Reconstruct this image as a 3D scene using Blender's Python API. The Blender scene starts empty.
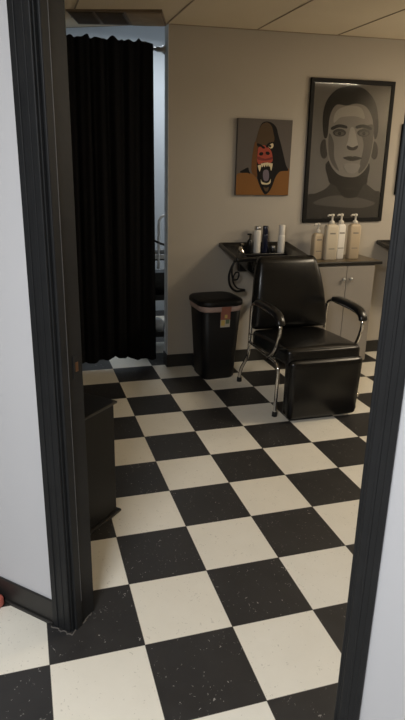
import bpy, bmesh, math, random
from mathutils import Vector, Matrix
random.seed(4)
S = bpy.context.scene
COL = S.collection
PI = math.pi

# ------------------------------------------------------------------ materials
def new_mat(name):
    m = bpy.data.materials.new(name); m.use_nodes = True
    nt = m.node_tree
    return m, nt, nt.nodes['Principled BSDF']

def N(nt, typ, **kw):
    n = nt.nodes.new(typ)
    for k, v in kw.items():
        if k in n.bl_rna.properties: setattr(n, k, v)
        else: n.inputs[k].default_value = v
    return n

def L(nt, a, b): nt.links.new(a, b)

def mat(name, col, rough=.5, metal=0., spec=.5, var=.0, scale=8., bump=0., bscale=60., coat=0., sheen=0.):
    m, nt, b = new_mat(name)
    b.inputs['Base Color'].default_value = (*col, 1)
    b.inputs['Roughness'].default_value = rough
    b.inputs['Metallic'].default_value = metal
    b.inputs['Specular IOR Level'].default_value = spec
    b.inputs['Coat Weight'].default_value = coat
    b.inputs['Sheen Weight'].default_value = sheen
    tc = N(nt, 'ShaderNodeTexCoord')
    if var > 0:
        no = N(nt, 'ShaderNodeTexNoise', Scale=scale, Detail=6.)
        L(nt, tc.outputs['Object'], no.inputs['Vector'])
        mr = N(nt, 'ShaderNodeMapRange')
        mr.inputs['To Min'].default_value = 1 - var; mr.inputs['To Max'].default_value = 1 + var
        L(nt, no.outputs['Fac'], mr.inputs['Value'])
        mx = N(nt, 'ShaderNodeMix', data_type='RGBA', blend_type='MULTIPLY')
        mx.inputs[0].default_value = 1; mx.inputs[6].default_value = (*col, 1)
        L(nt, mr.outputs[0], mx.inputs[7]); L(nt, mx.outputs[2], b.inputs['Base Color'])
    if bump > 0:
        n2 = N(nt, 'ShaderNodeTexNoise', Scale=bscale, Detail=4.)
        L(nt, tc.outputs['Object'], n2.inputs['Vector'])
        bp = N(nt, 'ShaderNodeBump', Strength=bump, Distance=.002)
        L(nt, n2.outputs['Fac'], bp.inputs['Height']); L(nt, bp.outputs[0], b.inputs['Normal'])
    return m

T = .3048
def floor_material():
    m, nt, b = new_mat('checkered_vinyl_tile')
    geo = N(nt, 'ShaderNodeNewGeometry')
    sep = N(nt, 'ShaderNodeSeparateXYZ'); L(nt, geo.outputs['Position'], sep.inputs[0])
    def M(op, a, bb=None):
        n = N(nt, 'ShaderNodeMath', operation=op)
        for i, v in enumerate((a, bb)):
            if v is None: continue
            if isinstance(v, (int, float)): n.inputs[i].default_value = v
            else: L(nt, v, n.inputs[i])
        return n.outputs[0]
    dx = M('DIVIDE', sep.outputs[0], T); dy = M('DIVIDE', sep.outputs[1], T)
    fx = M('FLOOR', dx); fy = M('FLOOR', dy)
    par = M('FLOORED_MODULO', M('ADD', fx, fy), 2.)          # 0 = pale tile, 1 = black tile
    ex = M('ABSOLUTE', M('SUBTRACT', M('FRACT', dx), .5)); ey = M('ABSOLUTE', M('SUBTRACT', M('FRACT', dy), .5))
    seam = M('GREATER_THAN', M('MAXIMUM', ex, ey), .4955)
    # per-tile tone
    cmb = N(nt, 'ShaderNodeCombineXYZ'); L(nt, fx, cmb.inputs[0]); L(nt, fy, cmb.inputs[1])
    wn = N(nt, 'ShaderNodeTexWhiteNoise', noise_dimensions='2D'); L(nt, cmb.outputs[0], wn.inputs['Vector'])
    # flecks: direction alternates per tile
    mp = N(nt, 'ShaderNodeMapping'); L(nt, geo.outputs['Position'], mp.inputs[0])
    mp.inputs['Scale'].default_value = (60, 24, 1); mp.inputs['Rotation'].default_value = (0, 0, .35)
    v1 = N(nt, 'ShaderNodeTexVoronoi', Scale=1.); v1.inputs['Randomness'].default_value = 1.
    n0 = N(nt, 'ShaderNodeTexNoise', Scale=30., Detail=3.)
    L(nt, geo.outputs['Position'], n0.inputs['Vector'])
    mxv = N(nt, 'ShaderNodeMix', data_type='VECTOR'); mxv.inputs[0].default_value = .28
    L(nt, mp.outputs[0], mxv.inputs[4])
    sc = N(nt, 'ShaderNodeVectorMath', operation='SCALE'); sc.inputs['Scale'].default_value = 6.
    L(nt, n0.outputs['Color'], sc.inputs[0]); 
    add = N(nt, 'ShaderNodeVectorMath', operation='ADD'); L(nt, mp.outputs[0], add.inputs[0]); L(nt, sc.outputs[0], add.inputs[1])
    L(nt, add.outputs[0], v1.inputs['Vector'])
    hole = N(nt, 'ShaderNodeSeparateColor'); L(nt, v1.outputs['Color'], hole.inputs[0])
    near = M('LESS_THAN', v1.outputs['Distance'], .20)
    fleck = M('MULTIPLY', near, M('GREATER_THAN', hole.outputs[0], .62))
    n1 = N(nt, 'ShaderNodeTexNoise', Scale=7., Detail=8.); n1.inputs['Roughness'].default_value = .7
    L(nt, geo.outputs['Position'], n1.inputs['Vector'])
    def mixc(fac, a, c):
        n = N(nt, 'ShaderNodeMix', data_type='RGBA')
        for i, v in ((0, fac), (6, a), (7, c)):
            if isinstance(v, (int, float)): n.inputs[i].default_value = v
            elif isinstance(v, tuple): n.inputs[i].default_value = (*v, 1)
            else: L(nt, v, n.inputs[i])
        return n.outputs[2]
    whit = mixc(n1.outputs['Fac'], (.72, .685, .595), (.84, .81, .725))
    whit = mixc(M('MULTIPLY', wn.outputs['Value'], .25), whit, (.74, .66, .51))
    whit = mixc(M('MULTIPLY', fleck, .33), whit, (.30, .27, .22))
    blk = mixc(n1.outputs['Fac'], (.014, .0135, .0135), (.042, .040, .039))
    blk = mixc(M('MULTIPLY', fleck, M('MULTIPLY', hole.outputs[1], .55)), blk, (.6, .57, .53))
    c = mixc(par, whit, blk)
    c = mixc(M('MULTIPLY', seam, .75), c, (.035, .03, .025))
    L(nt, c, b.inputs['Base Color'])
    rr = N(nt, 'ShaderNodeMapRange'); rr.inputs['To Min'].default_value = .34; rr.inputs['To Max'].default_value = .58
    L(nt, n1.outputs['Fac'], rr.inputs['Value']); L(nt, rr.outputs[0], b.inputs['Roughness'])
    b.inputs['Specular IOR Level'].default_value = .4
    bp = N(nt, 'ShaderNodeBump', Strength=.25, Distance=.001)
    L(nt, M('SUBTRACT', M('MULTIPLY', n1.outputs['Fac'], .4), seam), bp.inputs['Height']); L(nt, bp.outputs[0], b.inputs['Normal'])
    return m

def ceiling_material():
    m, nt, b = new_mat('acoustic_ceiling_tile')
    geo = N(nt, 'ShaderNodeNewGeometry')
    n1 = N(nt, 'ShaderNodeTexNoise', Scale=90., Detail=5.); L(nt, geo.outputs['Position'], n1.inputs['Vector'])
    n2 = N(nt, 'ShaderNodeTexNoise', Scale=1.6, Detail=3.); L(nt, geo.outputs['Position'], n2.inputs['Vector'])
    r = N(nt, 'ShaderNodeValToRGB'); L(nt, n2.outputs['Fac'], r.inputs[0])
    r.color_ramp.elements[0].position = .3; r.color_ramp.elements[0].color = (.74, .64, .48, 1)
    r.color_ramp.elements[1].position = .75; r.color_ramp.elements[1].color = (.80, .70, .53, 1)
    L(nt, r.outputs[0], b.inputs['Base Color']); b.inputs['Roughness'].default_value = .9
    bp = N(nt, 'ShaderNodeBump', Strength=.5, Distance=.003); L(nt, n1.outputs['Fac'], bp.inputs['Height']); L(nt, bp.outputs[0], b.inputs['Normal'])
    return m

def glass_pane():
    m = bpy.data.materials.new('picture_glass'); m.use_nodes = True
    nt = m.node_tree; nt.nodes.clear()
    o = N(nt, 'ShaderNodeOutputMaterial'); mx = N(nt, 'ShaderNodeMixShader'); tr = N(nt, 'ShaderNodeBsdfTransparent')
    gl = N(nt, 'ShaderNodeBsdfGlossy'); gl.inputs['Roughness'].default_value = .04
    fr = N(nt, 'ShaderNodeFresnel'); fr.inputs['IOR'].default_value = 1.4
    L(nt, fr.outputs[0], mx.inputs[0]); L(nt, tr.outputs[0], mx.inputs[1]); L(nt, gl.outputs[0], mx.inputs[2]); L(nt, mx.outputs[0], o.inputs[0])
    return m

M_floor = floor_material(); M_ceil = ceiling_material(); M_glass = glass_pane()
M_wall = mat('wall_paint_beige', (.45, .41, .35), .75, var=.04, scale=2., bump=.15, bscale=120.)
M_wallw = mat('wall_paint_white', (.575, .575, .595), .7, var=.03, scale=2., bump=.12, bscale=120.)
M_wallcool = mat('wall_paint_pale_grey', (.60, .64, .68), .7, var=.03, scale=2.)
M_trim = mat('black_trim_paint', (.015, .0155, .0165), .5, spec=.25, var=.3, scale=14., bump=.25, bscale=35.)
M_trimlight = mat('trim_edge_highlight', (.10, .10, .105), .45, var=.5, scale=30.)  # paler colour stands in for the highlight line along the rabbet
M_base = mat('black_cove_base', (.018, .017, .016), .45, var=.25, scale=10.)
M_caulk = mat('old_caulk', (.11, .10, .09), .8, var=.4, scale=60.)
M_tbar = mat('ceiling_grid_metal', (.30, .24, .165), .6)
M_vent = mat('dirty_vent_metal', (.17, .125, .08), .7, var=.4, scale=14.)
M_ventdark = mat('vent_dark_louver', (.075, .058, .042), .8, var=.3, scale=20.)
M_dirty = mat('stained_vent_tile', (.29, .225, .15), .9, var=.4, scale=9.)
M_cloth = mat('black_curtain_cloth', (.0095, .0098, .0115), .95, spec=.1, bump=.3, bscale=260.)
M_steel = mat('brushed_steel', (.55, .56, .57), .35, 1.)
M_chrome = mat('chrome', (.72, .70, .67), .14, 1.)
M_vinyl = mat('black_vinyl', (.0050, .0049, .0049), .27, spec=.42, var=.2, scale=12., bump=.10, bscale=90.)
M_arm = mat('black_arm_pad', (.009, .009, .009), .28, spec=.5, bump=.1, bscale=100.)
M_rubber = mat('black_rubber', (.006, .006, .006), .7)
M_binblk = mat('black_bin_plastic', (.0042, .0042, .0046), .5, spec=.35, var=.2, scale=20., bump=.15, bscale=150.)
M_liner = mat('pale_pink_bin_band', (.40, .29, .255), .55, var=.12, scale=20.)
M_bowl = mat('black_bowl_plastic', (.007, .007, .0075), .25, spec=.55)
M_cabgrey = mat('grey_cabinet_laminate', (.27, .245, .215), .5, var=.06, scale=4.)
M_top = mat('black_counter_laminate', (.013, .012, .011), .3, var=.3, scale=20.)
M_topbrown = mat('brown_speckled_laminate', (.105, .078, .045), .35, var=.6, scale=45.)
M_blkwood = mat('black_painted_wood', (.006, .0058, .0057), .5, spec=.3, var=.35, scale=9., bump=.2, bscale=40.)
M_edge = mat('black_edge_band', (.014, .0135, .013), .3)  # paler and glossier than the cabinet body
M_frame = mat('black_picture_frame', (.007, .0065, .006), .6, spec=.2)
M_cream = mat('cream_bottle_plastic', (.62, .545, .42), .4, var=.04)
M_tan = mat('tan_bottle_plastic', (.52, .42, .29), .4, var=.04)
M_white = mat('white_bottle_plastic', (.80, .77, .71), .38, var=.03)
M_pump = mat('pale_pump_plastic', (.72, .68, .60), .35)
M_print = mat('grey_label_print', (.22, .20, .17), .6)
M_navy = mat('dark_navy_bottle', (.010, .012, .030), .25)
M_blk = mat('black_bottle_plastic', (.006, .006, .006), .3)
M_silver = mat('silver_cap', (.45, .45, .45), .3, .9)
M_hose = mat('black_hose_rubber', (.008, .008, .008), .35)
M_red = mat('brick_red_rubber', (.42, .11, .08), .5, var=.2, scale=40.)
M_brass = mat('worn_brass', (.22, .12, .07), .4, .9)
M_whitemetal = mat('white_enamel_tube', (.75, .76, .77), .35)
M_blkmetal = mat('black_enamel_metal', (.012, .012, .013), .4)
def flat(name, c, r=.75): return mat(name, c, r, var=.05, scale=9., spec=.2)

# ------------------------------------------------------------------ mesh helpers
class MB:
    def __init__(s): s.bm = bmesh.new(); s.mats = []
    def mi(s, m):
        if m not in s.mats: s.mats.append(m)
        return s.mats.index(m)
    def grid(s, rows, m, closed_u=True, cap=True, smooth=True):
        i = s.mi(m) if m else 0
        vs = [[s.bm.verts.new(p) for p in r] for r in rows]
        n = len(rows[0])
        for a, b in zip(vs, vs[1:]):
            for k in range(n if closed_u else n - 1):
                f = s.bm.faces.new((a[k], a[(k + 1) % n], b[(k + 1) % n], b[k])); f.material_index = i; f.smooth = smooth
        if cap and closed_u:
            for r in (list(reversed(vs[0])), vs[-1]):
                f = s.bm.faces.new(r); f.material_index = i; f.smooth = False
        return vs
    def box(s, lo, hi, m, bevel=0., mtx=None, seg=2):
        b2 = bmesh.new()
        bmesh.ops.create_cube(b2, size=1)
        lo, hi = Vector(lo), Vector(hi)
        for v in b2.verts: v.co = Vector(((lo[k] + hi[k]) / 2 + v.co[k] * (hi[k] - lo[k])) for k in range(3))
        if bevel > 0:
            bmesh.ops.bevel(b2, geom=list(b2.edges), offset=bevel, segments=seg, affect='EDGES', profile=.5)
        s.merge(b2, m, mtx)
    def merge(s, b2, m, mtx=None, smooth=None):
        i = s.mi(m)
        mp = {}
        for v in b2.verts: mp[v] = s.bm.verts.new(mtx @ v.co if mtx else v.co)
        for f in b2.faces:
            g = s.bm.faces.new([mp[v] for v in f.verts]); g.material_index = i
            g.smooth = f.smooth if smooth is None else smooth
        b2.free()
    def tube(s, pts, r, m, seg=10, smooth=0, cap=True):
        pts = [Vector(p) for p in pts]
        if smooth: pts = spline(pts, smooth)
        rr = r if callable(r) else (lambda t: r)
        rows = []; up = None
        for k, p in enumerate(pts):
            t = (pts[min(k + 1, len(pts) - 1)] - pts[max(k - 1, 0)]).normalized()
            if up is None:
                up = Vector((0, 0, 1)) if abs(t.z) < .9 else Vector((0, 1, 0))
            a = t.cross(up); 
            if a.length < 1e-5: a = t.cross(Vector((1, 0, 0)))
            a.normalize(); up = a.cross(t).normalized()
            q = rr(k / (len(pts) - 1))
            rows.append([p + (a * math.cos(2 * PI * j / seg) + up * math.sin(2 * PI * j / seg)) * q for j in range(seg)])
        s.grid(rows, m, cap=cap)
    def lathe(s, prof, m, c=(0, 0, 0), seg=20, sx=1, sy=1):
        rows = [[(c[0] + r * sx * math.cos(2 * PI * j / seg), c[1] + r * sy * math.sin(2 * PI * j / seg), c[2] + z) for j in range(seg)] for r, z in prof]
        s.grid(rows, m)
    def loft(s, secs, m, f=None, n=8, cap=True):
        """secs: (z, width, depth, corner radius, cx, cy)"""
        rows = []
        for z, w, d, r, cx, cy in secs:
            row = []
            for qx, qy, a0 in ((1, 1, 0), (-1, 1, PI / 2), (-1, -1, PI), (1, -1, 3 * PI / 2)):
                for k in range(n + 1):
                    a = a0 + PI / 2 * k / n
                    p = Vector((cx + qx * (w / 2 - r) + r * math.cos(a), cy + qy * (d / 2 - r) + r * math.sin(a), z))
                    row.append(f(p) if f else p)
            rows.append(row)
        s.grid(rows, m, cap=cap)
    def cushion(s, size, r, m, puff=(0, 0, 0), mtx=None, n=14, warp=None):
        b2 = bmesh.new()
        bmesh.ops.create_cube(b2, size=2)
        bmesh.ops.subdivide_edges(b2, edges=list(b2.edges), cuts=n, use_grid_fill=True)
        h = [x / 2 for x in size]
        for v in b2.verts:
            u = v.co.copy(); g = []
            for k in range(3):   # concentrate samples towards the edges
                g.append(math.sin(u[k] * PI / 2))
            p = Vector([g[k] * h[k] for k in range(3)])
            inner = Vector([max(-h[k] + r, min(h[k] - r, p[k])) for k in range(3)])
            dlt = p - inner
            if dlt.length > 1e-9: p = inner + dlt.normalized() * r
            for k in range(3):
                a, b = (k + 1) % 3, (k + 2) % 3
                w = (1 - g[a] ** 2) * (1 - g[b] ** 2) if abs(g[k]) > .5 else 0
                p[k] += math.copysign(puff[k] * max(0, w) ** .6, g[k]) if puff[k] else 0
            v.co = warp(p) if warp else p
        for f in b2.faces: f.smooth = True
        s.merge(b2, m, mtx)
    def poly(s, pts, y0, y1, m, mtx=None):
        """solid prism of an outline given in x,z; y0 front, y1 back"""
        i = s.mi(m)
        a = [s.bm.verts.new((p[0], y0, p[1])) for p in pts]; b = [s.bm.verts.new((p[0], y1, p[1])) for p in pts]
        f1 = s.bm.faces.new(a); f2 = s.bm.faces.new(list(reversed(b))); f1.material_index = f2.material_index = i
        for k in range(len(pts)):
            f = s.bm.faces.new((a[k], b[k], b[(k + 1) % len(pts)], a[(k + 1) % len(pts)])); f.material_index = i
    def xform(s, mtx): bmesh.ops.transform(s.bm, matrix=mtx, verts=list(s.bm.verts)); return s
    def lean(s):
        for v in s.bm.verts: v.co.x -= .004 * v.co.z
        return s
    def build(s, name, parent=None, loc=None, rz=None, kind=None, label=None):
        bmesh.ops.recalc_face_normals(s.bm, faces=list(s.bm.faces))
        me = bpy.data.meshes.new(name); s.bm.to_mesh(me); s.bm.free()
        for m in s.mats: me.materials.append(m)
        o = bpy.data.objects.new(name, me); COL.objects.link(o)
        if parent is not None: o.parent = parent
        if loc is not None: o.location = loc
        if rz is not None: o.rotation_euler = (0, 0, rz)
        if kind: o['kind'] = kind
        if label: o['label'] = label
        return o

def spline(pts, k):
    out = []
    P = [pts[0] * 2 - pts[1]] + pts + [pts[-1] * 2 - pts[-2]]
    for i in range(1, len(P) - 2):
        a, b, c, d = P[i - 1], P[i], P[i + 1], P[i + 2]
        for j in range(k):
            t = j / k
            out.append(.5 * ((2 * b) + (c - a) * t + (2 * a - 5 * b + 4 * c - d) * t * t + (-a + 3 * b - 3 * c + d) * t ** 3))
    out.append(pts[-1]); return out

def tag(o, label, cat, group=None):
    o['label'] = label; o['category'] = cat
    if group: o['group'] = group
    return o
def thing(name, label, cat, loc=(0, 0, 0), rz=0., group=None):
    o = bpy.data.objects.new(name, None); o.empty_display_size = .1; COL.objects.link(o)
    o.location = loc; o.rotation_euler = (0, 0, rz)
    return tag(o, label, cat, group)
def structroot(name, loc=(0, 0, 0), rz=0.):
    o = bpy.data.objects.new(name, None); o.empty_display_size = .1; COL.objects.link(o)
    o.location = loc; o.rotation_euler = (0, 0, rz); o['kind'] = 'structure'; return o
def dup(root, loc, label, rz=None):
    r = root.copy(); COL.objects.link(r); r.location = loc; r['label'] = label
    if rz is not None: r.rotation_euler = (0, 0, rz)
    for ch in list(root.children):
        c = ch.copy(); COL.objects.link(c); c.parent = r
        for g in list(ch.children):
            e = g.copy(); COL.objects.link(e); e.parent = c
    return r

# ------------------------------------------------------------------ setting
YB = 2.69            # back wall plane
ZC = 2.362           # dropped ceiling
XO = .722            # right side of the curtained opening
XL = -.55            # left side of it
XR = 3.55            # right wall
P0 = Vector((-.3014 + .7071 * .015, .179 + .7071 * .015, 0)); RZ = -PI / 4      # doorway wall: local x runs left to right, local y into the far room
S0, S1, DH = .096, .9905, 2.06     # door opening
WT = .115

f = MB(); f.box((-4.2, -5, -.06), (XR + .1, 5.2, 0), M_floor); f.build('floor', kind='structure')
f = MB()
f.box((XO, YB, 0), (XR + .1, YB + .10, 2.75), M_wall)
f.box((-2.9, YB, 0), (XL, YB + .10, 2.75), M_wall)
f.build('wall_back', kind='structure')
f = MB(); f.box((XR, -1.5, 0), (XR + .1, YB, 2.75), M_wall); f.build('wall_right', kind='structure')
f = MB()
f.box((-3.5, 0, 0), (S0 - .012, WT, 2.75), M_wallw); f.box((S1 + .012, 0, 0), (2.3, WT, 2.75), M_wallw)
f.box((S0 - .012, 0, DH + .012), (S1 + .012, WT, 2.75), M_wallw)
f.lean(); f.build('wall_doorway', loc=P0, rz=RZ, kind='structure')
f = MB(); f.box((1.30, -1.5, 0), (XR, -1.4, 2.75), M_wall); f.build('wall_near', kind='structure')
# dropped ceiling of the salon room, not quite level
def rise(f):
    for v in f.bm.verts: v.co.z += .02 * (v.co.x - .72)
f = MB()
f.box((-2.8, -1.5, ZC), (XR, 2.69, ZC + .02), M_ceil)
pg = [(XL - .3, 3.50), (XO - .002, 2.688), (XO - .002, 2.685), (XL - .3, 2.685)]    # slanting cut edge of the last tiles above the opening
va = [f.bm.verts.new((x, y, ZC)) for x, y in pg]; vb = [f.bm.verts.new((x, y, ZC + .02)) for x, y in pg]
f.bm.faces.new(list(reversed(va))); f.bm.faces.new(vb)
for k in range(4): f.bm.faces.new((va[k], va[(k + 1) % 4], vb[(k + 1) % 4], vb[k]))
rise(f); f.build('ceiling', kind='structure')
f = MB()   # exposed grid of the dropped ceiling
for x in (-1.12, -.51, .10, .71, 1.335, 1.945, 2.555, 3.165): f.box((x - .004, -1.4, ZC - .003), (x + .004, 2.69, ZC + .002), M_tbar)
for y in (1.47, .25, -.97): f.box((-1.9, y - .004, ZC - .0029), (XR, y + .004, ZC + .0019), M_tbar)
f.box((XO + .01, 2.683, ZC - .004), (XR, 2.69, ZC + .001), M_tbar)
f.tube([(XL - .3, 3.5, ZC + .004), (XO - .002, 2.688, ZC + .004)], .007, M_tbar, 6)
rise(f); f.build('trim_1', kind='structure')
# back room behind the curtain
f = MB()
f.box((-1.3, 4.5, 0), (1.5, 4.6, 2.8), M_wallcool); f.build('wall_back_room_far', kind='structure')
f = MB(); f.box((1.4, 2.79, 0), (1.5, 4.5, 2.8), M_wallcool); f.build('wall_back_room_right', kind='structure')
f = MB(); f.box((-1.4, 2.79, 0), (-1.3, 4.6, 2.8), M_wallcool); f.build('wall_back_room_left', kind='structure')
f = MB(); f.box((-1.4, 2.79, 2.75), (1.5, 4.6, 2.8), M_wallcool); f.build('ceiling_back_room', kind='structure')
# pale facing over the wall end, the jamb of the opening
f = MB(); f.box((XO - .004, YB - .002, .1), (XO, YB + .10, 2.36), M_wallcool); f.build('trim_2', kind='structure')
# baseboards
f = MB()
f.box((XO - .008, YB - .009, 0), (XR, YB, .10), M_base, .003)
f.box((XO - .010, YB - .009, 0), (XO, YB + .11, .10), M_base, .003)
f.build('baseboard_back', kind='structure')
f = MB(); f.box((-3.3, -.008, 0), (S0 - .076, 0, .098), M_base, .004)
f.box((-3.3, -.015, 0), (S0 - .076, -.007, .014), M_base, .003)
f.build('baseboard_left', loc=P0, rz=RZ, kind='structure')
f = MB(); f.box((S1 + .060, -.008, 0), (2.25, 0, .098), M_base, .004); f.build('baseboard_right', loc=P0, rz=RZ, kind='structure')
# door frame
D = structroot('door_1', P0, RZ)
for nm, a, b in (('casing', S0 - .074, S0 - .004), ('casing', S1 + .006, S1 + .0565)):
    f = MB(); f.box((a, -.009, 0), (b, 0, DH + .06), M_trim, .003)
    o = a < .5
    q = (lambda t: a + (b - a) * t) if o else (lambda t: b - (b - a) * t)
    x0, x1 = sorted((q(.0), q(.30))); f.box((x0, -.0125, 0), (x1, -.008, DH + .06), M_trim, .0022)
    x0, x1 = sorted((q(.55), q(.70))); f.box((x0, -.011, 0), (x1, -.008, DH + .06), M_trim, .0014)
    f.lean().build(nm, D)
f = MB(); f.box((S0 - .074, -.0091, DH + .004), (S1 + .0565, 0, DH + .074), M_trim, .004); f.lean().build('head_casing', D)
f = MB(); f.box((S0 - .012, 0, 0), (S0, WT, DH + .012), M_trim, .0015); f.lean().build('jamb', D)
f = MB(); f.box((S1, 0, 0), (S1 + .012, WT, DH + .012), M_trim, .0015); f.lean().build('jamb', D)
f = MB(); f.box((S0, 0, DH), (S1, WT, DH + .012), M_trim, .0015); f.lean().build('head_jamb', D)
for a, b in ((S0, S0 + .010), (S1 - .010, S1)):
    f = MB(); f.box((a, .010, 0), (b, .041, DH), M_trim, .003)
    if a < .5:
        f.box((b - .0022, .0395, .1), (b + .0002, .0416, DH - .1), M_trimlight, .0006)  # thin highlight painted along the edge of the left stop
    f.lean().build('door_stop', D)
for a, b in ((S0 - .095, S0 - .028), (S1 + .028, S1 + .095)):
    f = MB(); f.box((a, WT, 0), (b, WT + .016, DH + .06), M_trim, .004); f.lean().build('casing', D)
sp = MB(); sp.box((S0, .070, .885), (S0 + .0025, .103, .955), M_trim, .0008); sp.box((S0 + .001, .080, .905), (S0 + .004, .092, .935), M_brass, .001)
sp.lean().build('strike_plate', D, label='worn strike plate')
cp = []
for k in range(26):    # ragged caulk bead around the foot of the left frame
    t = k / 25
    if t < .45: b = Vector((S0 - .075 + t / .45 * .080, -.015, .001))
    else: b = Vector((S0 + .005 - (t - .45) * .01, -.015 + (t - .45) / .55 * .13, .001))
    b += Vector((random.uniform(-.004, .005), random.uniform(-.006, .003), 0)); cp.append(b)
f = MB(); f.tube(cp, .0022, M_caulk, 6, 3); f.build('caulk', D)

# ------------------------------------------------------------------ ceiling vent
V = thing('ceiling_vent', 'dirty brown air vent set in the ceiling in front of the black curtain', 'vent', (.375, 2.585, ZC - .012), -.30)
f = MB(); f.box((-.285, -.185, -.007), (.285, .185, .012), M_vent, .002); f.build('frame', V)
for x0, x1 in ((-.275, -.13), (-.115, .055)):
    f = MB(); f.box((x0, -.16, -.012), (x1, .14, -.006), M_ventdark, .001)
    for k in range(12):
        y = -.145 + k * .024
        f.box((x0 + .006, y - .007, -.0155), (x1 - .006, y + .004, -.0118), M_ventdark, .001)
    f.build('louver', V)
f = MB(); f.box((.07, -.17, -.011), (.275, .17, -.006), M_dirty, .001); f.build('blank_panel', V, label='lighter stained panel')

# ------------------------------------------------------------------ curtain and rod
R_ = thing('curtain_rod', 'grey curtain rod across the opening, its end bracket fixed to the wall end', 'curtain rod', (0, 2.792, 2.225))
f = MB(); f.tube([(XL + .005, 0, 0), (XO - .012, 0, 0)], .011, M_steel, 12); f.build('rod', R_)
f = MB(); f.tube([(XO - .06, 0, 0), (XO - .022, 0, 0), (XO - .012, 0, 0), (XO - .0045, 0, 0)], lambda t: .016 + .012 * (t > .6), M_steel, 14); f.build('bracket', R_)
def curtain():
    x0, x1 = XL + .02, .640
    nx, nz = 260, 40
    rows = []
    for j in range(nz + 1):
        t = j / nz
        row = []
        for i in range(nx + 1):
            u = i / nx
            x = x0 + (x1 - x0) * u
            ph = u * 62 + 1.2 * math.sin(u * 9) + .25 * math.sin(t * 3 + u * 20)
            amp = .009 + .008 * t
            top = 2.262 + .006 * math.sin(u * 83 + 1) + .005 * math.sin(u * 131 + 2) + .005 * math.sin(u * 43)
            if u > .975: top -= 0.02 * (u - .975) / .025
            bot = .066 + .015 * math.sin(u * 16 + 2.2) + .004 * math.sin(u * 62)
            z = top + (bot - top) * t
            y = .0 + amp * math.sin(ph) + .006 * math.sin(ph * 2.3 + t * 2)
            xx = x + .006 * math.cos(ph) - (0.014 * (1 - t) if u > .95 else 0) * (u - .95) / .05
            if .010 < t < .03: y *= .6
            row.append(Vector((xx, 2.760 + y, z)))
        rows.append(row)
    m = MB(); m.grid(rows, M_cloth, closed_u=False)
    back = [[p + Vector((0, .004, 0)) for p in r] for r in rows]
    m.grid(list(reversed(back)), M_cloth, closed_u=False)
    o = m.build('black_curtain')
    return tag(o, 'long black cloth curtain with a ruffled top hanging across the opening', 'curtain')
curtain()

# ------------------------------------------------------------------ cart behind the curtain
K = thing('utility_cart', 'metal cart with white bent handle, glimpsed in the gap beside the black curtain', 'cart', (.80, 3.22, 0))
for x in (-.17, .17):
    for y in (-.13, .13):
        f = MB(); f.tube([(x, y, .05), (x, y, .80)], .011, M_blkmetal, 8); f.box((x - .014, y - .014, .79), (x + .014, y + .014, .81), M_silver, .003)
        lg = f.build('leg', K)
        f = MB(); f.lathe([(.004, -.012), (.024, -.010), (.026, 0), (.024, .010), (.004, .012)], M_rubber, (0, 0, 0), 12)
        f.xform(Matrix.Translation((x, y, .027)) @ Matrix.Rotation(PI / 2, 4, 'Y')); f.build('wheel', lg)
for z in (.14, .45, .775):
    f = MB(); f.box((-.18, -.14, z - .012), (.18, .14, z), M_blkmetal, .003)
    for y in (-.14, .14): f.box((-.18, y - .004, z), (.18, y + .004, z + .035), M_steel if z > .7 else M_blkmetal, .002)
    for x in (-.18, .18): f.box((x - .004, -.14, z), (x + .004, .14, z + .035), M_steel if z > .7 else M_blkmetal, .002)
    f.build('shelf', K)
f = MB(); f.tube([(-.062, -.14, .70), (-.062, -.15, .95), (-.060, -.15, 1.06), (-.045, -.15, 1.10), (-.01, -.15, 1.115), (.09, -.15, 1.115), (.13, -.14, 1.0), (.13, -.14, .72)], .011, M_whitemetal, 10, 5); f.build('handle', K, label='white bent tube handle')
f = MB(); f.tube([(-.20, -.15, .98), (-.05, -.155, .90), (.10, -.15, .86)], .009, M_blkmetal, 8, 4); f.build('brace', K)
o = MB(); o.loft([(0, .22, .16, .02, 0, 0), (.20, .23, .17, .02, 0, 0), (.205, .21, .15, .02, 0, 0)], M_blk); o = o.build('dark_box', loc=(.76, 3.21, .451)); tag(o, 'dark box on the middle shelf of the cart behind the curtain gap', 'box')
o = MB(); o.loft([(0, .14, .12, .02, 0, 0), (.10, .16, .14, .03, 0, 0), (.115, .12, .10, .03, 0, 0)], M_whitemetal); o = o.build('folded_towel', loc=(.72, 3.19, .141)); tag(o, 'white folded towel on the bottom shelf of the cart behind the curtain gap', 'towel')

# ------------------------------------------------------------------ low black cabinet by the doorway
ANG = math.atan2(-.70, -.72)
LC = thing('low_cabinet', 'low black wooden cabinet with overhanging top standing just inside the doorway', 'cabinet', (.048, .802, 0), ANG)
# local x runs along the face we see (towards the door wall); local y to the right hand of it = away
f = MB(); f.box((.012, -.44, .012), (.41, -.012, .529), M_blkwood, .003); f.build('body', LC)
f = MB(); f.box((0, -.455, .529), (.42, 0, .541), M_edge, .004); f.build('top', LC)
f = MB(); f.box((-.004, -.455, 0), (.42, .004, .012), M_edge, .004); f.build('base', LC)

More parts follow.
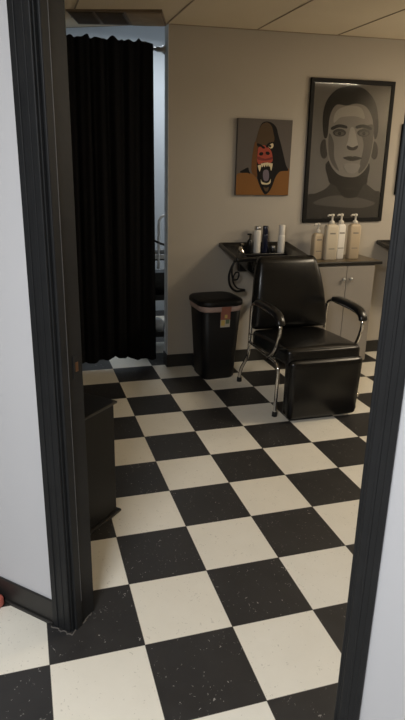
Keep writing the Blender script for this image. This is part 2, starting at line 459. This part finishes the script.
# ------------------------------------------------------------------ waste bin
B = thing('waste_bin', 'black plastic waste bin with a pale pink band under its lid by the wall', 'bin', (1.022, 2.462, 0), .06)
f = MB(); f.loft([(0, .235, .23, .05, 0, 0), (.012, .25, .245, .05, 0, 0), (.54, .305, .305, .055, 0, 0), (.543, .295, .295, .05, 0, 0), (.30, .26, .26, .05, 0, 0)], M_binblk); f.build('body', B)
f = MB(); f.loft([(.515, .312, .312, .068, 0, 0), (.52, .320, .320, .07, 0, 0), (.555, .322, .322, .07, 0, 0), (.558, .315, .315, .07, 0, 0)], M_liner); f.build('band', B, label='pale pink band')
f = MB(); f.loft([(.556, .334, .338, .085, 0, 0), (.560, .340, .344, .088, 0, 0), (.584, .338, .342, .088, 0, 0), (.594, .322, .326, .086, 0, 0), (.600, .25, .25, .07, 0, 0), (.603, .22, .22, .06, 0, 0)], M_binblk); f.build('lid', B)
STX = -.016
st = MB()
W_ = [flat('sticker_white', (.45, .41, .34)), flat('sticker_red', (.30, .12, .085)), flat('sticker_yellow', (.55, .40, .12)), flat('sticker_green', (.12, .17, .10))]
# follow the sloped front of the body
def stick(x0, x1, z0, z1, m, lift):
    def yy(z): return -(.1225 + (z - .012) / .528 * .03) - .0015 - lift
    i = st.mi(m)
    q = [(x0, yy(z0), z0), (x1, yy(z0), z0), (x1, yy(z1), z1), (x0, yy(z1), z1)]
    a = [st.bm.verts.new(p) for p in q]; b = [st.bm.verts.new((p[0], p[1] + .0012, p[2])) for p in q]
    for fc in (a, list(reversed(b)), *[(a[k], b[k], b[(k + 1) % 4], a[(k + 1) % 4]) for k in range(4)]):
        st.bm.faces.new(fc).material_index = i
stick(STX, STX + .073, .40, .517, W_[0], 0)
stick(STX, STX + .073, .455, .517, W_[1], .0006)
stick(STX + .006, STX + .034, .412, .452, W_[2], .0006)
stick(STX + .040, STX + .068, .425, .458, W_[3], .0006)
stick(STX + .030, STX + .050, .467, .492, W_[2], .0012)
stick(STX, STX + .073, .517, .553, W_[1], .0125)
st.build('sticker', B, label='red and white product sticker')
stick = None
# band carries on as red tape above sticker

# ------------------------------------------------------------------ shampoo bowls
def bowl(loc, label):
    b = thing('shampoo_bowl', label, 'basin', loc, 0, 'black shampoo bowls on the back wall')
    # local: y=0 at wall, negative y to the front; z=0 at rim height by the wall
    sl = lambda p: Vector((p.x, p.y, p.z + (p.y) * .13 if p.y < 0 else p.z))
    f = MB()
    f.loft([(-.20, .17, .16, .06, .03, -.25), (-.185, .21, .20, .07, .03, -.25), (-.125, .33, .30, .09, .03, -.235), (-.083, .41, .365, .06, .03, -.206), (-.020, .425, .375, .03, .03, -.205),
            (-.016, .545, .400, .016, 0, -.205), (-.010, .56, .410, .016, 0, -.205), (.010, .56, .410, .016, 0, -.205), (.016, .55, .40, .014, 0, -.205), (.014, .53, .38, .012, 0, -.205), (.004, .52, .37, .012, 0, -.205),
            (.000, .41, .35, .03, .03, -.205), (-.060, .395, .335, .03, .03, -.205), (-.065, .33, .20, .08, .03, -.262), (-.11, .28, .20, .08, .03, -.258), (-.16, .20, .16, .06, .03, -.25), (-.175, .14, .12, .05, .03, -.25)], M_bowl, sl, cap=True)
    o = f.build('basin', b)
    f = MB(); f.box((-.165, -.125, -.075), (.225, -.038, -.055), M_bowl, .004); f.build('rear_ledge', b)
    f = MB(); f.lathe([(.03, 0), (.034, .012), (.02, .03), (.014, .05)], M_chrome, (-.128, -.080, -.057), 14)
    f.tube([(-.128, -.080, -.01), (-.128, -.09, .012), (-.128, -.12, .015)], .008, M_chrome, 8, 4); f.build('faucet', b)
    f = MB(); f.tube([(.03, -.25, -.21), (.03, -.25, -.36), (.03, -.20, -.42), (.03, 0, -.42)], .02, M_bowl, 12, 5); f.build('drain_pipe', b)
    f = MB(); f.box((-.12, -.05, -.20), (.12, 0, -.02), M_blkmetal, .003); f.build('wall_bracket', b)
    return b
bw1 = bowl((1.385, YB, .935), 'black shampoo bowl on the back wall behind the chair, bottles along its ledge')
bw2 = bowl((2.725, YB, .935), 'black shampoo bowl at the right, mostly hidden by the door frame')
for hp, hr in (([(1.165, 2.45, .86), (1.135, 2.46, .80), (1.122, 2.47, .73), (1.14, 2.48, .66), (1.19, 2.49, .62), (1.26, 2.50, .62)], .009),
               ([(1.175, 2.52, .84), (1.165, 2.53, .76), (1.18, 2.54, .70), (1.215, 2.54, .70), (1.222, 2.54, .745), (1.19, 2.53, .745), (1.175, 2.53, .69), (1.21, 2.53, .635), (1.28, 2.55, .615)], .006)):
    h = MB(); h.tube([Vector(p) - Vector((1.385, YB, .935)) for p in hp], hr, M_hose, 8, 6); h.build('hose', bw1)

# bottles on the bowl ledge
def can(name, label, loc, r, hgt, body, cap, capfrac=.2, taper=.0):
    t = thing(name, label, 'bottle', loc, 0, 'bottles on the shampoo bowl ledge')
    hb = hgt * (1 - capfrac)
    f = MB(); f.lathe([(r * .9, 0), (r, .004), (r, hb - .012), (r * .93, hb - .003), (r * .85, hb)], body, seg=18); f.build('body', t)
    f = MB(); f.lathe([(r * .86, hb), (r * .90, hb + .003), (r * (.90 - taper), hgt - .006), (r * (.80 - taper), hgt)], cap, seg=18); f.build('cap', t)
    return t
ZL = .8803
BY = 2.615
can('spray_can', 'white can on the bowl ledge, left one of the two white cans', (1.385, BY, ZL), .0265, .195, M_white, M_silver, .14)
can('spray_can', 'white can on the bowl ledge, right one of the two white cans', (1.572, BY - .02, ZL), .0265, .205, M_white, M_white, .35)
can('styling_bottle', 'tall dark navy bottle between the two white cans on the bowl ledge', (1.448, BY, ZL), .0235, .197, M_navy, M_navy, .3)
t = can('pump_flask', 'short black bottle at the left end of the bowl ledge', (1.328, BY, ZL), .024, .105, M_blk, M_blk, .2, .5)
f = MB(); f.tube([(0, 0, .10), (0, 0, .135)], .006, M_blk, 8); f.box((-.022, -.007, .130), (.010, .007, .142), M_blk, .003); f.build('nozzle', t)
can('small_jar', 'small silver capped jar between the navy bottle and the right white can', (1.510, BY - .015, ZL), .020, .05, M_blk, M_silver, .4)

# ------------------------------------------------------------------ grey cabinet
C0 = thing('grey_cabinet', 'grey two door cabinet with a black counter top against the back wall', 'cabinet', (2.005, 2.68, 0))
x0, x1 = -.240, .240
f = MB(); f.box((x0, -.318, .05), (x1, 0, .815), M_cabgrey, .002); f.box((x0 + .02, -.29, 0), (x1 - .003, 0, .05), M_cabgrey); f.build('body', C0)
f = MB(); f.box((x0 - .05, -.345, .815), (x1 + .052, 0, .839), M_top, .004); ct = f.build('counter_top', C0)
f = MB(); f.box((x0 - .042, -.325, .8385), (x1 + .044, -.002, .8402), M_topbrown); f.build('top_surface', ct, label='brown speckled top surface')
for a, b, kx in ((x0 + .004, -.0015, -.03), (.0015, x1 - .004, .03)):
    f = MB(); f.box((a, -.336, .06), (b, -.318, .805), M_cabgrey, .003); d = f.build('door', C0)
    f = MB(); f.lathe([(.006, 0), (.005, .010), (.013, .018), (.015, .024), (.011, .030), (.003, .032)], M_silver, (0, 0, 0), 14)
    f.xform(Matrix.Translation((kx, -.336, .71)) @ Matrix.Rotation(PI / 2, 4, 'X')); f.build('knob', d, label='round silver knob')

def pump_bottle(label, x, y, w, dp, hb, body, rot=0., big=True):
    t = thing('pump_bottle', label, 'bottle', (x, y, .8402), rot, 'pump bottles on the grey cabinet')
    f = MB(); f.loft([(0, w - .008, dp - .008, .012, 0, 0), (.004, w, dp, .014, 0, 0), (hb - .022, w, dp, .014, 0, 0), (hb - .008, w * .86, dp * .86, .016, 0, 0), (hb, w * .42, dp * .5, .012, 0, 0)], body); f.build('body', t)
    f = MB(); f.lathe([(.019, hb - .002), (.019, hb + .018), (.012, hb + .022), (.007, hb + .026), (.007, hb + .054), (.014, hb + .056), (.014, hb + .068), (.005, hb + .072)], M_pump, seg=14)
    f.tube([(0, 0, hb + .062), (-.032, -.006, hb + .064), (-.042, -.008, hb + .056)], .006, M_pump, 8); f.build('pump', t)
    yy = -dp / 2
    for z, hw, th in ((hb * .72, .022, .010), (hb * .30, .024, .006)):
        f = MB(); f.box((-hw, yy - .0008, z), (hw, yy + .001, z + th), M_print); f.build('printed_line', t)
    return t
pump_bottle('shortest pump bottle on the grey cabinet, tan, nearest the chair back', 1.822, 2.50, .084, .056, .195, M_tan, .1)
pump_bottle('broad cream pump bottle on the grey cabinet, second from the left', 1.915, 2.47, .098, .058, .262, M_cream, -.03)
pump_bottle('slim white pump bottle on the grey cabinet, third from the left', 2.008, 2.50, .068, .054, .262, M_white, .05)
pump_bottle('tan pump bottle at the right end of the row on the grey cabinet', 2.120, 2.49, .090, .058, .262, M_tan, -.05)

# ------------------------------------------------------------------ salon chair
CX = 1.452
CH = thing('salon_chair', 'black vinyl salon chair with chrome tube frame and hanging leg rest', 'chair', (CX, 1.9, 0))
Q = lambda x, y, z: Vector((x - CX, y - 1.9, z))
XLc, XRc = 1.155, 1.715
for side, X in ((-1, XLc), (1, XRc)):
    # arm tube: from the rear upright over the arm, down in front and back to the seat rail
    f = MB()
    f.tube([Q(X, 2.085, .40), Q(X, 2.075, .585), Q(X, 2.03, .632), Q(X, 1.93, .638), Q(X, 1.71, .632), Q(X, 1.63, .605), Q(X, 1.61, .555), Q(X, 1.655, .44), Q(X, 1.72, .375), Q(X, 1.76, .352)], .0115, M_chrome, 12, 6)
    f.build('arm_tube', CH, label='chrome arm tube')
    f = MB()
    f.tube([Q(X, 1.78, .352), Q(X, 1.66, .352), Q(X, 1.615, .335), Q(X, 1.60, .29), Q(X, 1.606, .15), Q(X, 1.612, .02)], .0115, M_chrome, 12, 6)
    lg = f.build('leg', CH, label='chrome front leg')
    f = MB(); f.lathe([(.012, 0), (.017, .003), (.016, .028), (.013, .034)], M_rubber, Q(X, 1.612, 0), 14); f.build('rubber_foot', lg)
    f = MB()
    f.tube([Q(X, 2.085, .60), Q(X, 2.09, .42), Q(X, 2.10, .28), Q(X, 2.15, .20), Q(X, 2.22, .12), Q(X, 2.25, .06), Q(X, 2.258, .02)], .0115, M_chrome, 12, 6)
    lg = f.build('leg', CH, label='chrome rear leg kicked backwards')
    f = MB(); f.lathe([(.012, 0), (.018, .003), (.017, .030), (.013, .036)], M_rubber, Q(X, 2.258, 0), 14); f.build('rubber_foot', lg)
    f = MB(); f.tube([Q(X, 1.64, .352), Q(X, 2.09, .352)], .011, M_chrome, 10); f.build('side_rail', CH)
    # padded arm
    f = MB()
    pts = spline([Q(X, 1.995, .648), Q(X, 1.92, .660), Q(X, 1.80, .662), Q(X, 1.70, .656), Q(X, 1.645, .643), Q(X, 1.615, .616), Q(X, 1.606, .590)], 6)
    rows = []
    for k, p in enumerate(pts):
        tg = (pts[min(k + 1, len(pts) - 1)] - pts[max(k - 1, 0)]).normalized()
        nn = Vector((1, 0, 0)).cross(tg).normalized()
        if nn.z < 0 and abs(nn.z) > .1: nn = -nn
        e = min(1, min(k, len(pts) - 1 - k) / 3 + .55)
        rows.append([p + Vector((1, 0, 0)) * .027 * e * math.copysign(abs(math.cos(a)) ** .7, math.cos(a)) + nn * .020 * e * math.copysign(abs(math.sin(a)) ** .7, math.sin(a)) for a in [2 * PI * j / 16 for j in range(16)]])
    f.grid(rows, M_arm); f.build('armrest', CH, label='black padded arm')
for y, z in ((2.09, .40), (1.74, .352)):
    f = MB(); f.tube([Q(XLc, y, z), Q(XRc, y, z)], .010, M_chrome, 10); f.build('cross_rail', CH)
# seat
f = MB()
f.cushion((.50, .58, .105), .030, M_vinyl, (0, .006, .014), Matrix.Translation(Q(CX - .038, 1.795, .402)) @ Matrix.Rotation(-.055, 4, 'X'))
st_ = f.build('seat', CH)
f = MB(); f.tube([Q(CX - .26, 1.503, .384), Q(CX + .185, 1.503, .384)], .0045, M_vinyl, 8); f.build('piping', st_)
# backrest
def bwarp(p):
    t = (p.z + .245) / .49
    return Vector((p.x * (1.06 - .12 * t - .16 * t ** 3) + .020 * (1 - t), p.y - .018 * math.sin(PI * t), p.z))
f = MB(); f.cushion((.53, .085, .49), .036, M_vinyl, (0, .022, 0), Matrix.Translation(Q(CX - .040, 2.11, .685)) @ Matrix.Rotation(-.16, 4, 'X'), warp=bwarp, n=18)
bk = f.build('backrest', CH)
f = MB(); f.box((-.11, -.012, -.20), (.11, .012, .05), M_blkmetal, .004, Matrix.Translation(Q(CX, 2.165, .55)) @ Matrix.Rotation(-.16, 4, 'X')); f.build('back_plate', bk)
# leg rest
f = MB(); f.cushion((.485, .10, .385), .030, M_vinyl, (0, .010, 0), Matrix.Translation(Q(CX - .03, 1.525, .213)) @ Matrix.Rotation(.04, 4, 'X'), n=16, warp=lambda p: Vector((p.x * (1 + .10 * p.z), p.y, p.z)))
lr = f.build('leg_rest', CH)
for x in (-.16, .16):
    f = MB(); f.tube([Q(CX + x, 1.57, .20), Q(CX + x, 1.70, .30), Q(CX + x, 1.74, .352)], .008, M_chrome, 8, 3); f.build('hinge_arm', lr)
f = MB(); f.tube([Q(1.60, 1.60, .10), Q(1.725, 1.60, .10)], .005, M_chrome, 8); f.tube([Q(1.715, 1.60, .10), Q(1.738, 1.60, .10)], .012, M_chrome, 10); f.build('stop_bolt', lr)

# ------------------------------------------------------------------ pictures
def bil(c, u, v):
    tl, tr, br, bl = c
    a = (tl[0] + (tr[0] - tl[0]) * u, tl[1] + (tr[1] - tl[1]) * u); b = (bl[0] + (br[0] - bl[0]) * u, bl[1] + (br[1] - bl[1]) * u)
    return a[0] + (b[0] - a[0]) * v, a[1] + (b[1] - a[1]) * v
def inv(c, p):
    u = v = .5
    for _ in range(25):
        x, y = bil(c, u, v); e = 1e-4
        xu, yu = bil(c, u + e, v); xv, yv = bil(c, u, v + e)
        a, b, cc, d = (xu - x) / e, (xv - x) / e, (yu - y) / e, (yv - y) / e
        det = a * d - b * cc; rx, ry = p[0] - x, p[1] - y
        u += (d * rx - b * ry) / det; v += (-cc * rx + a * ry) / det
    return min(1, max(0, u)), min(1, max(0, v))
class Art:
    """flat painted picture of stacked paint shapes, in a rectangle w x h"""
    def __init__(s, corners, w, h, y): s.c, s.w, s.h, s.y, s.k, s.mb = corners, w, h, y, 0, MB()
    def shape(s, pts, m, smooth=True):
        s.k += 1
        q = [inv(s.c, p) for p in pts]
        q = [Vector(((u - .5) * s.w, (.5 - v) * s.h, 0)) for u, v in q]
        if smooth:
            n = len(q); out = []
            for i in range(n):
                a, b, c, d = q[i - 1], q[i], q[(i + 1) % n], q[(i + 2) % n]
                for j in range(4):
                    t = j / 4
                    p = .5 * ((2 * b) + (c - a) * t + (2 * a - 5 * b + 4 * c - d) * t * t + (-a + 3 * b - 3 * c + d) * t ** 3)
                    out.append(Vector((max(-s.w / 2, min(s.w / 2, p.x)), max(-s.h / 2, min(s.h / 2, p.y)), 0)))
            q = out
        s.mb.poly([(p.x, p.y) for p in q], s.y - .0004 - .00022 * s.k, s.y - .0001, m)
    def ell(s, cx, cy, rx, ry, m, rot=0.):
        s.shape([(cx + rx * math.cos(a) * math.cos(rot) - ry * math.sin(a) * math.sin(rot), cy + rx * math.cos(a) * math.sin(rot) + ry * math.sin(a) * math.cos(rot)) for a in [2 * PI * k / 14 for k in range(14)]], m, False)

# ape canvas
AP = thing('canvas_painting', 'unframed canvas painting of a roaring red faced ape on the back wall', 'painting', (1.426, YB, 1.553))
AW, AH = .418, .522
f = MB(); f.box((-AW / 2, -.026, -AH / 2), (AW / 2, 0, AH / 2), flat('canvas_grey', (.115, .10, .09)), .002); f.build('canvas', AP)
pa = Art([(55, 50), (370, 55), (345, 497), (35, 492)], AW - .004, AH - .004, -.026)
pb = flat('paint_black', (.010, .009, .009)); pbr = flat('paint_brown', (.22, .10, .03)); pol = flat('paint_olive_brown', (.085, .055, .03)); prd = flat('paint_red', (.36, .07, .045)); pdr = flat('paint_dark_red', (.17, .035, .03)); pcr = flat('paint_cream', (.66, .56, .36)); pto = flat('paint_grey_violet', (.17, .14, .17)); pdb = flat('paint_rust', (.14, .062, .022))
pa.shape([(40, 378), (75, 362), (110, 358), (150, 385), (185, 440), (200, 470), (235, 470), (270, 385), (300, 352), (330, 345), (352, 345), (345, 495), (200, 494), (37, 492)], pbr)
pa.shape([(60, 355), (85, 340), (108, 330), (112, 345), (120, 368), (105, 362), (70, 362)], pb)
pa.shape([(205, 66), (240, 68), (272, 95), (285, 140), (300, 190), (318, 260), (332, 315), (347, 346), (320, 350), (292, 356), (268, 390), (250, 440), (230, 475), (208, 492), (190, 470), (172, 430), (158, 375), (160, 300), (158, 220), (165, 140), (182, 85)], pb)
pa.shape([(190, 80), (220, 70), (245, 90), (256, 130), (262, 165), (250, 190), (215, 200), (180, 205), (150, 240), (148, 200), (160, 150), (172, 110)], pol)
pa.shape([(150, 180), (162, 210), (160, 260), (158, 330), (160, 385), (145, 378), (128, 352), (130, 290), (138, 230)], pdb)
pa.shape([(168, 215), (190, 200), (215, 205), (240, 228), (250, 262), (250, 292), (232, 305), (200, 300), (172, 312), (160, 290), (163, 250)], prd)
pa.shape([(165, 265), (205, 278), (248, 268), (246, 282), (205, 290), (166, 284)], pdr)
pa.ell(184, 250, 13, 10, pb, -.3); pa.ell(222, 246, 13, 10, pb, .3)
pa.shape([(160, 190), (182, 196), (206, 212), (200, 220), (180, 212), (162, 206)], pb)
pa.ell(241, 200, 15, 18, pcr); pa.ell(236, 205, 7, 8, pb)
pa.shape([(212, 205), (228, 186), (252, 180), (256, 186), (236, 194), (220, 214)], pb)
pa.ell(178, 214, 8, 5, prd)
pa.shape([(165, 318), (200, 306), (245, 308), (248, 350), (242, 415), (210, 432), (182, 415), (170, 370)], pb)
pa.shape([(196, 352), (212, 342), (226, 350), (230, 385), (222, 408), (202, 408), (194, 385)], pto)
for x, y, w, hh in ((174, 318, 9, 36), (190, 308, 8, 20), (203, 305, 8, 22), (217, 303, 8, 22), (230, 305, 7, 20), (242, 308, 8, 40)):
    pa.shape([(x - w, y), (x + w, y - 2), (x + w * .7, y + hh * .5), (x, y + hh), (x - w * .7, y + hh * .5)], pcr)
pa.shape([(180, 398), (186, 412), (200, 420), (218, 422), (232, 414), (238, 398), (238, 420), (225, 430), (205, 431), (186, 426)], pcr)
pa.shape([(196, 446), (212, 452), (228, 446), (222, 470), (206, 470)], pol)
pa.mb.build('painted_ape', AP, label='roaring ape in red, brown and black paint')

# portrait poster (plain grey portrait)
FW, FH = .690, 1.012
PT = thing('framed_portrait', 'large black framed grey photographic portrait above the pump bottles', 'picture', (2.112, YB, 1.602)); PT.rotation_euler.y = -.012
f = MB(); bw = .030
f.box((-FW / 2, -.022, FH / 2 - bw), (FW / 2, -.001, FH / 2), M_frame, .003); f.box((-FW / 2, -.022, -FH / 2), (FW / 2, -.001, -FH / 2 + bw), M_frame, .003)
f.box((-FW / 2, -.0219, -FH / 2 + .01), (-FW / 2 + bw, -.001, FH / 2 - .01), M_frame, .003); f.box((FW / 2 - bw, -.0219, -FH / 2 + .01), (FW / 2, -.001, FH / 2 - .01), M_frame, .003)
f.build('frame', PT)
g = lambda v, nme: flat(nme, (v, v * .92, v * .82))
f = MB(); f.box((-FW / 2 + .02, -.010, -FH / 2 + .02), (FW / 2 - .02, -.002, FH / 2 - .02), g(.21, 'print_grey_ground')); f.build('backing', PT)
po = Art([(66, 36), (372, 46), (310, 560), (34, 562)], FW - 2 * bw, FH - 2 * bw, -.010)
G1, G2, G3, G4, G5, G6 = g(.42, 'print_light'), g(.27, 'print_pale'), g(.12, 'print_mid'), g(.055, 'print_mid_dark'), g(.028, 'print_dark'), g(.32, 'print_highlight')
po.shape([(36, 470), (70, 460), (110, 440), (140, 415), (240, 410), (270, 425), (300, 450), (325, 462), (315, 560), (200, 562), (34, 562)], G4)
po.shape([(120, 330), (270, 330), (272, 400), (262, 425), (200, 440), (135, 425), (118, 400)], G5)
po.shape([(60, 500), (130, 470), (220, 475), (300, 500), (250, 520), (150, 515)], G3)
po.shape([(150, 425), (200, 445), (250, 425), (230, 470), (200, 480), (172, 470)], G5)
# head
po.ell(103, 285, 15, 38, G4); po.ell(300, 290, 15, 36, G4)
po.shape([(205, 55), (255, 66), (295, 110), (305, 180), (300, 240), (290, 300), (270, 355), (235, 390), (195, 395), (155, 382), (125, 340), (112, 280), (108, 210), (112, 140), (145, 80)], G2)
po.shape([(205, 48), (262, 58), (305, 105), (318, 180), (312, 235), (300, 240), (294, 170), (270, 125), (230, 112), (190, 120), (150, 118), (125, 160), (116, 235), (102, 235), (98, 165), (112, 105), (150, 62)], G5)
po.shape([(140, 185), (165, 165), (195, 160), (230, 160), (262, 168), (250, 130), (215, 120), (170, 128), (145, 150)], G1)
# soft shade on the cheeks
po.shape([(250, 210), (296, 190), (296, 240), (286, 300), (268, 350), (236, 380), (245, 330), (258, 270)], G3)
po.shape([(122, 225), (140, 260), (142, 320), (160, 370), (135, 345), (120, 300)], G3)
po.shape([(205, 205), (220, 205), (232, 255), (234, 272), (212, 282), (190, 274), (196, 250)], G1)
po.shape([(192, 270), (212, 278), (234, 270), (230, 284), (212, 290), (194, 284)], G4)
po.shape([(130, 202), (160, 190), (190, 196), (190, 206), (160, 202), (134, 212)], G5); po.shape([(228, 196), (258, 190), (290, 202), (286, 212), (258, 202), (230, 206)], G5)
for cx in (162, 258):
    po.ell(cx, 222, 26, 15, G4); po.ell(cx, 225, 18, 8, G3); po.ell(cx, 225, 7, 7, G5)
po.shape([(175, 318), (205, 312), (212, 315), (222, 312), (250, 320), (222, 330), (200, 330)], G4)
po.shape([(180, 319), (212, 321), (246, 320), (212, 325)], G5)
po.shape([(180, 345), (210, 340), (242, 346), (230, 372), (205, 380), (185, 370)], G6)
po.mb.build('print', PT, label='grey head and shoulders portrait of a man')
f = MB(); f.box((-FW / 2 + .018, -.0200, -FH / 2 + .018), (FW / 2 - .018, -.0186, FH / 2 - .018), M_glass); f.build('glass', PT)

# black framed mirror at the right, only its left edge shows past the door frame
MR = thing('wall_mirror', 'black framed wall piece at the far right, only its left edge past the door frame', 'mirror', (2.86, YB, 1.565))
f = MB()
for lo, hi in (((-.30, -.024, -.26), (-.255, -.001, .26)), ((.255, -.024, -.26), (.30, -.001, .26)), ((-.30, -.0239, -.26), (.30, -.001, -.22)), ((-.30, -.0239, .22), (.30, -.001, .26))): f.box(lo, hi, M_frame, .003)
f.build('frame', MR)
f = MB(); f.box((-.26, -.012, -.225), (.26, -.003, .225), mat('mirror_silver', (.8, .8, .8), .03, 1.)); f.build('mirror_glass', MR)

# ------------------------------------------------------------------ small red thing by the baseboard
RD = thing('doorstop', 'small brick red rubber doorstop on the floor against the left baseboard', 'doorstop', P0 + Matrix.Rotation(RZ, 3, 'Z') @ Vector((-.247, -.046, 0)), RZ)
f = MB(); f.cushion((.11, .055, .056), .014, M_red, mtx=Matrix.Translation((0, 0, .025)), n=8, warp=lambda p: Vector((p.x, p.y, (p.z + .028) * (1 - .25 * (p.x / .055 + 1) / 2) - .025)))
rdb = f.build('wedge', RD)
f = MB(); f.tube([(-.045, -.0285, .030), (.045, -.0285, .026)], .003, M_rubber, 6); f.build('groove', rdb)

# ------------------------------------------------------------------ camera
cam = bpy.data.cameras.new('camera'); co = bpy.data.objects.new('camera', cam); COL.objects.link(co)
yaw, pit, rol = -.2991, -.3226, .0233
fwd = Vector((-math.sin(yaw) * math.cos(pit), math.cos(yaw) * math.cos(pit), math.sin(pit)))
right = Vector((math.cos(yaw), math.sin(yaw), 0)); up = right.cross(fwd)
r2 = math.cos(rol) * right + math.sin(rol) * up; u2 = -math.sin(rol) * right + math.cos(rol) * up
Mx = Matrix((r2, u2, -fwd)).transposed().to_4x4(); Mx.translation = Vector((-.2940, -1.5198, 1.5075))
co.matrix_world = Mx
cam.sensor_fit = 'VERTICAL'; cam.sensor_height = 24; cam.lens = 588.83 / 720 * 24; cam.clip_start = .02
S.camera = co

# ------------------------------------------------------------------ light
def area(name, loc, target, size, power, col, sy=None):
    l = bpy.data.lights.new(name, 'AREA'); l.energy = power; l.color = col; l.size = size
    if sy: l.shape = 'RECTANGLE'; l.size_y = sy
    o = bpy.data.objects.new(name, l); COL.objects.link(o); o.location = loc
    o.rotation_euler = (Vector(target) - Vector(loc)).to_track_quat('-Z', 'Y').to_euler(); return o
area('salon_ceiling_lamp', (2.95, .85, 2.345), (2.95, .85, 0), .6, 33, (1, .84, .61), .3)
area('warm_side_fill', (3.50, 1.75, 1.65), (1.5, 1.75, 1.75), .25, 9, (1, .84, .64), .7)  # added warm fill from the right to lift the ceiling; source unseen
area('front_room_ceiling_lamp', (-1.1, -1.75, 2.33), (-.7, -.9, 0), .9, 100, (.97, .985, 1))
area('back_room_lamp', (.9, 3.7, 2.6), (.8, 3.7, 0), .5, 15, (.92, .97, 1))
w = bpy.data.worlds.new('world'); S.world = w; w.use_nodes = True
bg = w.node_tree.nodes['Background']; bg.inputs[0].default_value = (.75, .80, .9, 1); bg.inputs[1].default_value = .12
S.view_settings.view_transform = 'Standard'; S.view_settings.look = 'None'; S.view_settings.gamma = 1; S.view_settings.exposure = 0
